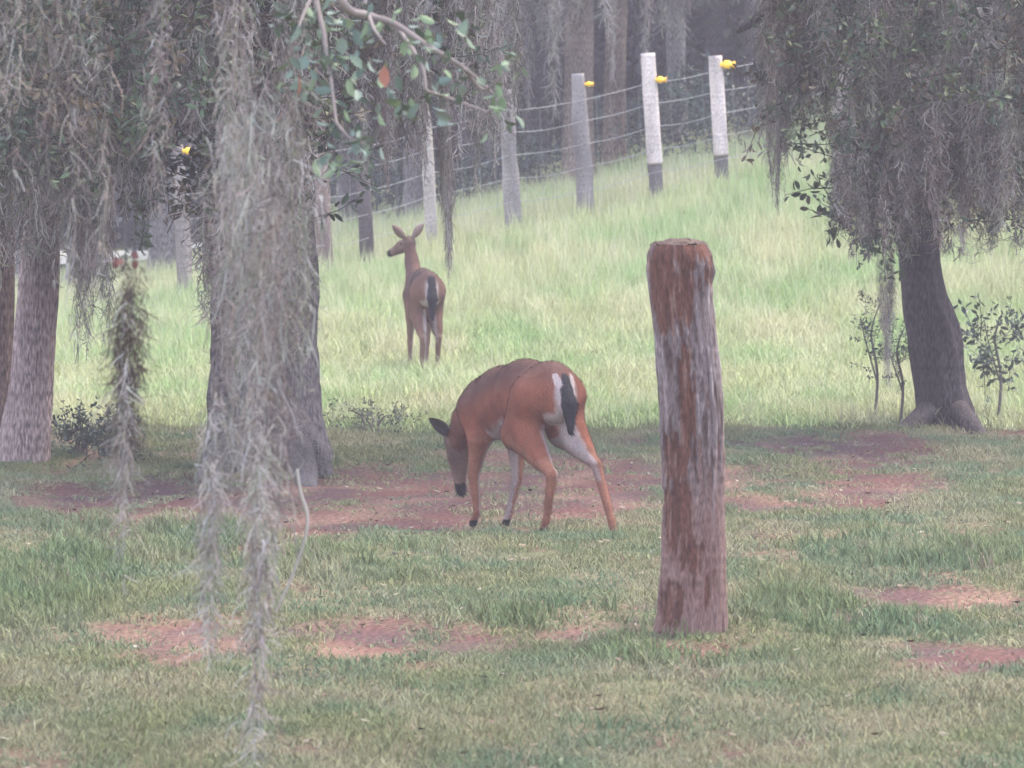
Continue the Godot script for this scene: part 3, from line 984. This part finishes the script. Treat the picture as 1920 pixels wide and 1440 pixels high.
func oaks(sprays: Array, moss: Array) -> void:
	# the large oak left of the grazing deer
	var base := pt(498, 868, 30.25)
	base.y = land(base.x, 30.25)
	var t := thing("moss_draped_oak", "large grey oak trunk behind hanging moss, left of the grazing deer", "tree", base)
	var L := func(px, py, d): return pt(px, py, d) - base
	var grey := Color(.19, .165, .17)
	part("trunk", trunk_mesh([L.call(500, 905, 30.25), L.call(500, 850, 30.25), L.call(497, 780, 30.25), L.call(494, 650, 30.25), L.call(492, 450, 30.25), L.call(486, 200, 30.25), L.call(470, -120, 30.3), L.call(430, -600, 30.4)], [.39, .345, .30, .285, .285, .27, .26, .2], grey, 3.0, 56, 14), t)
	for r in [[[540, 800, 30.0], [585, 850, 29.6], [610, 900, 29.3], [.13, .09, .05]], [[545, 830, 29.9], [570, 880, 29.0], [577, 915, 28.4], [.11, .075, .04]], [[450, 820, 29.9], [400, 890, 29.3], [370, 920, 28.9], [.13, .09, .04]]]:
		var mb := MB.new()
		var b0: Vector3 = L.call(r[0][0], r[0][1], r[0][2])
		var b1: Vector3 = L.call(r[1][0], r[1][1], r[1][2])
		var b2: Vector3 = L.call(r[2][0], r[2][1], r[2][2])
		b2.y = -0.06
		tube(mb, [b0, b1, b2], r[3], 20, grey, 0.15, 8, 2.0, 0.3)
		part("root", mb.mesh(M.bark), t)
	var limbs := [[[480, 60, 30.3], [300, -60, 29.6], [60, -40, 29.2], [-200, -160, 29.0], [.15, .11, .08, .05]], [[480, -20, 30.3], [650, -150, 30.0], [860, -130, 29.8], [1060, -260, 29.6], [.14, .10, .07, .04]], [[478, 100, 30.2], [420, -20, 29.0], [330, -60, 27.6], [200, -120, 26.4], [.13, .10, .07, .04]], [[470, -200, 30.3], [560, -500, 31.5], [700, -800, 32.5], [800, -1100, 33.0], [.16, .13, .1, .05]]]
	for b in limbs:
		var mb := MB.new()
		var q := []
		for k in 4: q.append(L.call(b[k][0], b[k][1], b[k][2]))
		tube(mb, q, b[4], 16, grey, 0.14, 8, b[0][1], 0.3)
		part("limb", mb.mesh(M.bark), t)
	crown_of(t, [[Vector3(-1.5, 5.6, -30), Vector3(5.0, 1.9, 4.2)], [Vector3(-3.6, 4.2, -28.5), Vector3(2.6, 1.3, 3.0)], [Vector3(0.9, 4.4, -29.5), Vector3(2.6, 1.2, 2.6)]], sprays, 15.0, OAK_GREENS)
	# leaves low enough to show between the beards
	var low := []
	grow(low, 29.2, 800, [-120, 620], [-200, 330], 1.8)
	grow(low, 30.0, 170, [560, 900], [-200, 200], 1.2)
	grow(low, 29.2, 60, [180, 600], [280, 470], 0.8)
	sprays_at(t, low, sprays, OAK_GREENS, 0.75, "low_foliage")
	drape(t, moss, 120, -120, 610, 60, 370, 28.2, 31.2, 0.7, 1.4, 0.9, 1.9)
	drape(t, moss, 46, -80, 360, 340, 560, 28.4, 30.5, 0.8, 1.5, 0.8, 1.6)
	drape(t, moss, 42, 340, 560, 420, 760, 28.2, 29.7, 0.8, 1.5, 0.9, 1.7)
	drape(t, moss, 66, 590, 970, 70, 370, 28.8, 30.4, 0.6, 1.1, 0.6, 1.1)
	drape(t, moss, 6, 832, 846, 470, 545, 29.3, 29.8, 0.8, 1.1, 0.30, 0.42)
	drape(t, moss, 6, 826, 850, 330, 440, 29.3, 29.8, 0.7, 1.0, 0.35, 0.55)
	drape(t, moss, 14, 130, 330, 520, 690, 28.6, 30.0, 1.0, 1.5, 0.5, 0.9)

	# slim trunk at the left edge
	var lb := pt(44, 862, 30.5)
	lb.y = land(lb.x, 30.5)
	var l := thing("slim_oak", "slim pinkish-grey trunk flaring at its foot at the left edge of the picture", "tree", lb)
	part("trunk", trunk_mesh([pt(40, 890, 30.5) - lb, pt(44, 840, 30.5) - lb, pt(56, 740, 30.5) - lb, pt(64, 640, 30.5) - lb, pt(76, 460, 30.5) - lb, pt(80, 250, 30.5) - lb, pt(70, -100, 30.5) - lb, pt(20, -700, 30.6) - lb], [.17, .145, .12, .115, .105, .10, .10, .07], Color(.48, .365, .355), 8.0, 36, 12), l)
	crown_of(l, [[Vector3(-3.6, 5.2, -31.0), Vector3(2.2, 1.4, 2.2)]], sprays, 14.0, OAK_GREENS)
	drape(l, moss, 16, -70, 130, 250, 480, 29.2, 30.2, 0.7, 1.2, 0.6, 1.1)
	var eb := pt(-8, 835, 32.0)
	eb.y = land(eb.x, 32.0)
	var e := thing("edge_oak", "brown trunk cut off by the left edge of the picture, behind the slim trunk", "tree", eb)
	part("trunk", trunk_mesh([pt(-10, 870, 32) - eb, pt(-8, 700, 32) - eb, pt(-4, 450, 32) - eb, pt(-10, 100, 32) - eb, pt(-30, -600, 32) - eb], [.13, .10, .095, .09, .07], Color(.22, .145, .12), 12.0, 28, 10), e)
	crown_of(e, [[Vector3(-4.6, 5.0, -32.5), Vector3(1.8, 1.3, 1.8)]], sprays, 14.0, OAK_GREENS)

	# leaning oak on the right
	var rb := pt(1776, 800, 33.9)
	rb.y = land(rb.x, 33.9)
	var r := thing("leaning_oak", "dark leaning trunk on the right with a leafy moss-hung crown", "tree", rb)
	var R := func(px, py, d): return pt(px, py, d) - rb
	part("trunk", trunk_mesh([R.call(1780, 830, 33.9), R.call(1776, 790, 33.9), R.call(1764, 729, 33.9), R.call(1752, 630, 33.9), R.call(1732, 554, 33.9), R.call(1722, 470, 33.9), R.call(1716, 330, 33.9), R.call(1705, 120, 33.9), R.call(1690, -150, 33.9), R.call(1680, -600, 34)], [.215, .185, .16, .168, .135, .125, .125, .12, .11, .08], Color(.085, .07, .075), 15.0, 44, 12), r)
	for q in [[[1800, 770, 33.7], [1832, 805, 33.4], [1850, 830, 33.2], [.07, .045, .02]], [[1740, 775, 33.7], [1690, 812, 33.4], [1650, 830, 33.2], [.08, .05, .03]]]:
		var mb := MB.new()
		var b2: Vector3 = R.call(q[2][0], q[2][1], q[2][2])
		b2.y = -0.05
		tube(mb, [R.call(q[0][0], q[0][1], q[0][2]), R.call(q[1][0], q[1][1], q[1][2]), b2], q[3], 16, Color(.12, .10, .10), 0.15, 8, 4.0, 0.3)
		part("root", mb.mesh(M.bark), r)
	for b in [[[1712, 300, 33.9], [1650, 250, 33.4], [1590, 290, 33.0], [1560, 340, 32.8], [.06, .045, .03, .015]], [[1705, 120, 33.9], [1600, 20, 33.4], [1480, 10, 33.0], [1380, 60, 32.8], [.09, .07, .05, .02]], [[1712, 260, 33.9], [1800, 180, 33.5], [1900, 190, 33.2], [1990, 150, 33.0], [.08, .06, .045, .03]]]:
		var mb := MB.new()
		var q := []
		for k in 4: q.append(R.call(b[k][0], b[k][1], b[k][2]))
		tube(mb, q, b[4], 14, Color(.12, .10, .10), 0.14, 8, b[0][1], 0.3)
		part("limb", mb.mesh(M.bark), r)
	crown_of(r, [[Vector3(2.9, 5.2, -34), Vector3(3.6, 1.7, 3.6)], [Vector3(1.9, 3.9, -32.5), Vector3(1.6, 0.8, 1.6)], [Vector3(4.0, 3.9, -33), Vector3(2.0, 0.9, 2.0)]], sprays, 15.0, OAK_GREENS)
	low = []
	grow(low, 32.9, 460, [1440, 1990], [-150, 270], 1.5)
	grow(low, 33.0, 110, [1565, 1720], [285, 450], 0.5)
	grow(low, 33.3, 60, [1680, 1960], [230, 430], 0.7)
	sprays_at(r, low, sprays, OAK_GREENS, 0.72, "low_foliage")
	drape(r, moss, 84, 1430, 1980, 60, 300, 32.4, 34.3, 0.6, 1.2, 0.8, 1.6)
	drape(r, moss, 44, 1560, 1700, 360, 500, 32.4, 33.4, 0.4, 0.8, 0.6, 1.1)
	drape(r, moss, 74, 1690, 1990, 330, 505, 32.3, 33.6, 0.6, 1.2, 0.8, 1.5)
	drape(r, moss, 7, 1440, 1472, 360, 420, 33.0, 33.6, 1.2, 1.5, 0.4, 0.7)
	drape(r, moss, 16, 1425, 1485, 170, 330, 33.0, 33.6, 0.9, 1.4, 0.6, 1.0)
	drape(r, moss, 6, 1600, 1690, 600, 745, 33.0, 33.4, 0.5, 0.8, 0.35, 0.6)

# ------------------------------------------------------------------ the near oak whose limb reaches over the view
func near_oak(sprays: Array) -> void:
	var base := Vector3(-3.4, 0, -15.0)
	base.y = land(base.x, 15.0)
	var t := thing("near_oak", "near oak limb hung with long grey moss and green leaves across the upper left", "tree", base)
	var grey := Color(.28, .25, .24)
	var W := func(x, y, z): return Vector3(x, y, z) - base
	part("trunk", trunk_mesh([W.call(-3.4, -.2, -15), W.call(-3.4, .4, -15), W.call(-3.3, 1.6, -15), W.call(-3.1, 3.0, -15), W.call(-3.2, 5.2, -15)], [.5, .38, .33, .3, .2], Color(.19, .165, .165), 21.0, 44, 12), t)
	for b in [[[-3.1, 2.9, -15], [-2.0, 2.95, -14.6], [-0.9, 2.62, -14.5], [-.1, 2.55, -14.7], [.13, .09, .055, .02]], [[-3.15, 3.3, -15], [-2.2, 3.4, -14.2], [-1.2, 2.9, -13.6], [-0.4, 2.9, -13.2], [.12, .08, .05, .02]]]:
		var mb := MB.new()
		var q := []
		for k in 4: q.append(W.call(b[k][0], b[k][1], b[k][2]))
		tube(mb, q, b[4], 16, grey, 0.14, 8, b[0][1], 0.3)
		part("limb", mb.mesh(M.bark), t)
	# bare branches and twigs that come down into the view
	var D := 14.7
	var twigs := [[[560, -190], [640, 0], [690, 28], [740, 45], [800, 85], [870, 128], [930, 180], [.022, .012, .010, .009, .008, .006, .003]], [[690, 28], [705, 60], [725, 85], [.006, .005, .003]], [[740, -180], [700, -60], [686, 10], [.012, .008, .006]], [[614, 115], [622, 160], [634, 235], [.0055, .005, .004]], [[600, -190], [590, -20], [608, 60], [616, 118], [.012, .009, .007, .0055]], [[800, 170], [860, 190], [915, 210], [.004, .0035, .002]], [[870, 128], [900, 165], [925, 160], [960, 120], [.005, .004, .003, .002]], [[590, -20], [560, 60], [545, 130], [.006, .004, .003]], [[634, 235], [660, 260], [690, 270], [.004, .003, .002]], [[740, 45], [790, 120], [800, 170], [.006, .005, .004]]]
	for b in twigs:
		var mb := MB.new()
		var q := []
		for k in b.size() - 1: q.append(W.call(pt(b[k][0], b[k][1], D).x, pt(b[k][0], b[k][1], D).y, -D + 0.1 * sin(k * 1.7 + b[0][0])))
		tube(mb, q, b[-1], 8, Color(.30, .255, .245), 0.06, 5, b[0][0], 0.2)
		part("branch" if b[-1][0] > 0.01 else "twig", mb.mesh(M.plain), t)
	# pale fallen twig caught in the moss
	var cw := MB.new()
	var cq := []
	for p in [[556, 880], [563, 925], [575, 965], [571, 1010], [545, 1085], [515, 1150]]: cq.append(pt(p[0], p[1], 14.25) - base)
	tube(cw, cq, [.0038, .0043, .0043, .004, .0038, .003], 8, Color(.46, .42, .38), 0.05, 5, 1.0, 0.2)
	part("caught_twig", cw.mesh(M.plain), t)
	# single leaves
	var lm := []
	for k in 5:
		var mb := MB.new()
		leaf(mb, Vector3.ZERO, Vector3(0, -1, 0), Vector3(1, 0, 0), 0.07, 0.032 + 0.004 * k, Color.WHITE)
		lm.append(mb)
	var tones := [Color(.13, .18, .125), Color(.115, .165, .14), Color(.165, .235, .125), Color(.20, .255, .215), Color(.085, .115, .08), Color(.22, .29, .17)]
	var leafs := []
	for q in tones + [Color(.27, .105, .065), Color(.13, .05, .04)]:
		for k in 3:
			var src: MB = lm[(leafs.size() + k) % 5]
			var mb := MB.new()
			mb.v = src.v; mb.i = src.i
			for z in src.v.size(): mb.c.append(q)
			leafs.append(mb.mesh(M.leaf))
	var clusters := [[955, 110, 34, 34, 13, 2], [930, 200, 30, 42, 13, 2], [840, 215, 26, 26, 5, 3], [770, 50, 40, 34, 11, 2], [690, 45, 44, 30, 13, -1], [620, 80, 60, 40, 20, -1], [565, 130, 34, 40, 15, -1], [570, 70, 26, 50, 10, 1], [660, 120, 60, 40, 18, -1], [800, 100, 50, 36, 13, -1], [860, 60, 44, 40, 10, 0], [720, 180, 70, 44, 20, -1], [655, 245, 50, 26, 14, 1], [690, 270, 30, 22, 9, 3], [620, 300, 50, 26, 12, -1], [860, 150, 60, 40, 12, -1], [790, 200, 50, 30, 10, 4], [600, 20, 60, 30, 16, -1], [520, 40, 50, 40, 10, 4]]
	for c in clusters:
		for k in c[4]:
			var p := pt(rng.randfn(c[0], c[2] * 0.5), rng.randfn(c[1], c[3] * 0.5), D + rng.randf_range(-0.2, 0.2)) - base
			var tone: int = c[5] if c[5] >= 0 and rng.randf() < 0.65 else rng.randi() % 6
			var o := part("leaf", leafs[tone * 3 + rng.randi() % 3], t, p)
			o.basis = Basis(Vector3.UP, rng.randf() * TAU) * Basis(Vector3.RIGHT, rng.randfn(0.5, 0.7)) * Basis(Vector3.BACK, rng.randfn(0.0, 0.7)) * rng.randf_range(0.42, 0.85)
	for b in [[722, 122], [560, 140]]:
		var o := part("leaf", leafs[18 + rng.randi() % 3], t, pt(b[0], b[1], D - 0.2) - base)
		o.basis = Basis(Vector3.UP, rng.randf() * TAU) * 0.9
		o.set_meta("label", "withered orange-brown leaf")
	# beards of moss, each made for its place: column, lower row, length, width, fibres
	var rows := [[505, 1185, 1.35, .085, 520, 14.2], [545, 985, 1.15, .06, 330, 14.3], [470, 980, 1.2, .085, 420, 14.4], [435, 960, 1.1, .06, 330, 14.5], [478, 1465, .9, .034, 420, 14.0], [486, 1240, .8, .05, 300, 14.1], [392, 1268, .70, .040, 420, 14.1], [402, 1010, .45, .045, 260, 14.2], [236, 860, .54, .045, 1150, 14.6], [233, 1030, .5, .032, 340, 14.6], [230, 1150, 0.9, .022, 110, 14.5], [520, 800, 1.1, .08, 330, 14.6], [440, 760, 1.2, .08, 330, 14.8], [440, 660, 1.0, .06, 230, 14.9], [560, 640, 1.0, .06, 220, 14.9], [300, 430, .8, .04, 160, 14.9], [415, 165, .6, .04, 200, 14.4], [300, 180, .6, .03, 120, 14.4], [100, 420, .9, .06, 180, 15.0], [30, 360, .8, .06, 180, 15.0], [180, 640, 1.1, .045, 150, 15.0], [135, 690, 1.1, .03, 90, 15.0]]
	for m in rows:
		var wide: float = m[3] / 1.0
		var mesh := moss_mesh(int(m[4] * 1.15), wide * 1.15, 0.0017, 6, 0.6, 0.9 if m[0] == 236 else 0.0, 1.1)
		var o := part("moss_strand", mesh, t, pt(m[0], m[1], m[5]) + Vector3(0, m[2], 0) - base)
		o.scale = Vector3(1, m[2], 1)
		if m[0] == 236: o.set_meta("label", "dark brown tapering beard of moss with red leaves at its top")
	for k in 7:
		var o := part("leaf", leafs[21 + rng.randi() % 3], t, pt(rng.randf_range(212, 262), rng.randf_range(474, 496), 14.5) - base)
		o.basis = Basis(spin(), rng.randf() * TAU) * 0.42
	crown_of(t, [[Vector3(-1.6, 4.6, -15.5), Vector3(4.2, 1.3, 4.6)], [Vector3(2.4, 4.9, -17.5), Vector3(2.6, 1.0, 3.4)]], sprays, 14.0, OAK_GREENS)

# ------------------------------------------------------------------ the wood behind the fence
func forest(sprays: Array, moss: Array) -> void:
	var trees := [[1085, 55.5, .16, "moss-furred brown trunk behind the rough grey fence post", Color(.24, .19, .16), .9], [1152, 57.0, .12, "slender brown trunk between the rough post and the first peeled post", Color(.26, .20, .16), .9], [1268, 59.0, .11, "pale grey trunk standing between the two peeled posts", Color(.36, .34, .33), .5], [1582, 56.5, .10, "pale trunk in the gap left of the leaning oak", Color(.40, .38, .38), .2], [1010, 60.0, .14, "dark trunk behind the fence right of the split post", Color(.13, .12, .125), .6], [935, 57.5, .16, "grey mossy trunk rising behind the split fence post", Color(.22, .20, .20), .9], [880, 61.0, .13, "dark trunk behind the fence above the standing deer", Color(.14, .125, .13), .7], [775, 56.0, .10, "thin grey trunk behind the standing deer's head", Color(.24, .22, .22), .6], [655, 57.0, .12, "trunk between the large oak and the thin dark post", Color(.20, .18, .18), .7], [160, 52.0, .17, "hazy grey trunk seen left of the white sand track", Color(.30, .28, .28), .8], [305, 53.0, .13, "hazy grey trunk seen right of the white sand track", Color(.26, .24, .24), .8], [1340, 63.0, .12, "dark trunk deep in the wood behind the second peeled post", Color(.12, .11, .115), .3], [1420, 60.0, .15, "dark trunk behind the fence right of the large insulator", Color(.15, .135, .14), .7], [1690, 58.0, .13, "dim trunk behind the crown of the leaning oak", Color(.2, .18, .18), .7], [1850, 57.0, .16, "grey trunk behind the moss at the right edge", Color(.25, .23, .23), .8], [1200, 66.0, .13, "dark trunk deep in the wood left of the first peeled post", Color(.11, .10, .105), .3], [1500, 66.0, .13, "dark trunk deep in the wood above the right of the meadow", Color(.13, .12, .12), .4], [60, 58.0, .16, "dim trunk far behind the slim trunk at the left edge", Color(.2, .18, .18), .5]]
	for k in trees.size():
		var q = trees[k]
		var b := pt(q[0], 300, q[1])
		b.y = land(b.x, q[1])
		var t := thing("forest_tree", q[3], "tree", b, "trees of the wood behind the fence")
		var lean := rng.randf_range(-.35, .35)
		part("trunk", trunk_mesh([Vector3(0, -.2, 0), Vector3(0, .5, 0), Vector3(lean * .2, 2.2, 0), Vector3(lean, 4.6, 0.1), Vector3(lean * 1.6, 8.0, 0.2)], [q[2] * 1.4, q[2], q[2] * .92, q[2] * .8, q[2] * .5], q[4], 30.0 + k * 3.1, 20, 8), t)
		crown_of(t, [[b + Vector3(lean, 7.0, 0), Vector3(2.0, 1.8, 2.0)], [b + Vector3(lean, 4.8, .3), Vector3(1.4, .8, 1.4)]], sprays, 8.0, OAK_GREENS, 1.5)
		for z in int(14 * q[5]) + 3:
			var l := rng.randf_range(0.8, 2.0)
			hang(t, moss, b + Vector3(lean * .4 + rng.randf_range(-.35, .35) * (1.0 if z > 5 else .4), rng.randf_range(2.4, 4.6), rng.randf_range(.1, .5)), l, rng.randf_range(1.0, 2.0))
	# the mass of the wood
	var pts := []
	for k in 22000:
		var d := rng.randf_range(62.0, 88.0)
		var x := rng.randf_range(-18.0, 18.0)
		if x < -3.6 and d < 73.5 and rng.randf() < 0.9: continue
		pts.append(Vector3(x, land(x, d) + rng.randf_range(-0.1, 1.0) * 9.5 * pow(rng.randf(), 0.6), -d))
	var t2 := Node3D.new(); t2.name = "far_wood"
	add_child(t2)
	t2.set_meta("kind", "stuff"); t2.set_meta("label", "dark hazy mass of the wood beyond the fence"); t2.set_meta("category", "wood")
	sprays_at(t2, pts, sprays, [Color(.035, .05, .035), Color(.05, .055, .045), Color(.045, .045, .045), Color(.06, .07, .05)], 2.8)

# ------------------------------------------------------------------ shrubs and saplings
func bush(called: String, label: String, at: Vector3, size: Vector3, n: int, sprays: Array, cols: Array, s: float) -> void:
	var t := thing(called, label, "shrub", at)
	var mb := MB.new()
	for k in 5:
		var e := Vector3(rng.randf_range(-.7, .7) * size.x, size.y * rng.randf_range(.6, .9), rng.randf_range(-.5, .5) * size.z)
		tube(mb, [Vector3(rng.randf_range(-.04, .04), -.03, 0), e * 0.5 + Vector3(0, .04, 0), e], [.008, .006, .003], 5, Color(.14, .11, .1), 0.0, 3)
	part("stem", mb.mesh(M.plain), t)
	var pts := []
	for k in n:
		var q := spin() * pow(rng.randf(), .5)
		pts.append(at + Vector3(q.x * size.x, size.y * (.5 + .5 * q.y), q.z * size.z))
	sprays_at(t, pts, sprays, cols, s)

func undergrowth(sprays: Array) -> void:
	var dark := [Color(.05, .075, .055), Color(.065, .085, .055), Color(.045, .06, .05)]
	var p := pt(150, 850, 31.0); p.y = land(p.x, 31.0)
	bush("low_shrub", "dark low shrub beside the foot of the slim trunk", p, Vector3(.30, .24, .25), 70, sprays, dark, .4)
	p = pt(225, 862, 30.3); p.y = land(p.x, 30.3)
	bush("low_shrub", "dark green shrub below the dark tapering beard of moss", p, Vector3(.22, .17, .2), 46, sprays, dark, .36)
	p = pt(700, 800, 33.6); p.y = land(p.x, 33.6)
	bush("low_shrub", "grey-green weeds between the large oak and the grazing deer", p, Vector3(.34, .16, .3), 44, sprays, [Color(.10, .115, .075), Color(.12, .13, .08)], .3)
	# saplings on both sides of the leaning oak
	for q in [[1872, 745, 34.4, .72, "leafy dark sapling right of the leaning oak", .15, .58], [1640, 740, 34.2, .75, "thin dark sapling left of the leaning oak", .10, .3], [1688, 745, 34.0, .62, "spindly sapling hugging the left side of the leaning oak", .06, .25]]:
		var b := pt(q[0], q[1], q[2]); b.y = land(b.x, q[2])
		var t := thing("sapling", q[4], "sapling", b, "saplings by the leaning oak")
		var mb := MB.new()
		tube(mb, [Vector3(0, -.03, 0), Vector3(.02, q[3] * .4, 0), Vector3(-.02, q[3] * .75, 0), Vector3(.03, q[3], 0)], [.011, .009, .007, .003], 7, Color(.13, .115, .11), 0.05, 5)
		tube(mb, [Vector3(.015, q[3] * .35, 0), Vector3(-.06, q[3] * .7, .02), Vector3(-.09, q[3] * .9, 0)], [.007, .005, .003], 6, Color(.13, .115, .11), 0.05, 5)
		part("stem", mb.mesh(M.plain), t)
		var pts := []
		for k in 34:
			var a := spin()
			pts.append(b + Vector3(a.x * q[5], q[3] * (.72 + .3 * a.y * absf(a.y) + .0), a.z * q[5]))
		sprays_at(t, pts, sprays, dark, q[6])
	# low bushes along the fence, out of which the wood rises
	var names_ := ["hazy bush behind the split post", "hazy bush behind the rough post", "bush behind the first peeled post", "bush between the peeled posts", "bush right of the second peeled post", "bush at the edge of the wood above the right meadow", "bush behind the standing deer's head", "bush behind the thin dark post", "bush far right behind the leaning oak"]
	var at := [970, 1110, 1215, 1300, 1400, 1540, 800, 690, 1800]
	for k in at.size():
		var d := 56.5 + 1.4 * (k % 3)
		var b := pt(at[k], 330, d); b.y = land(b.x, d)
		bush("forest_bush", names_[k], b, Vector3(.75, rng.randf_range(.55, .95), .7), 110, sprays, [Color(.045, .07, .055), Color(.06, .085, .065), Color(.035, .05, .05)], .8)
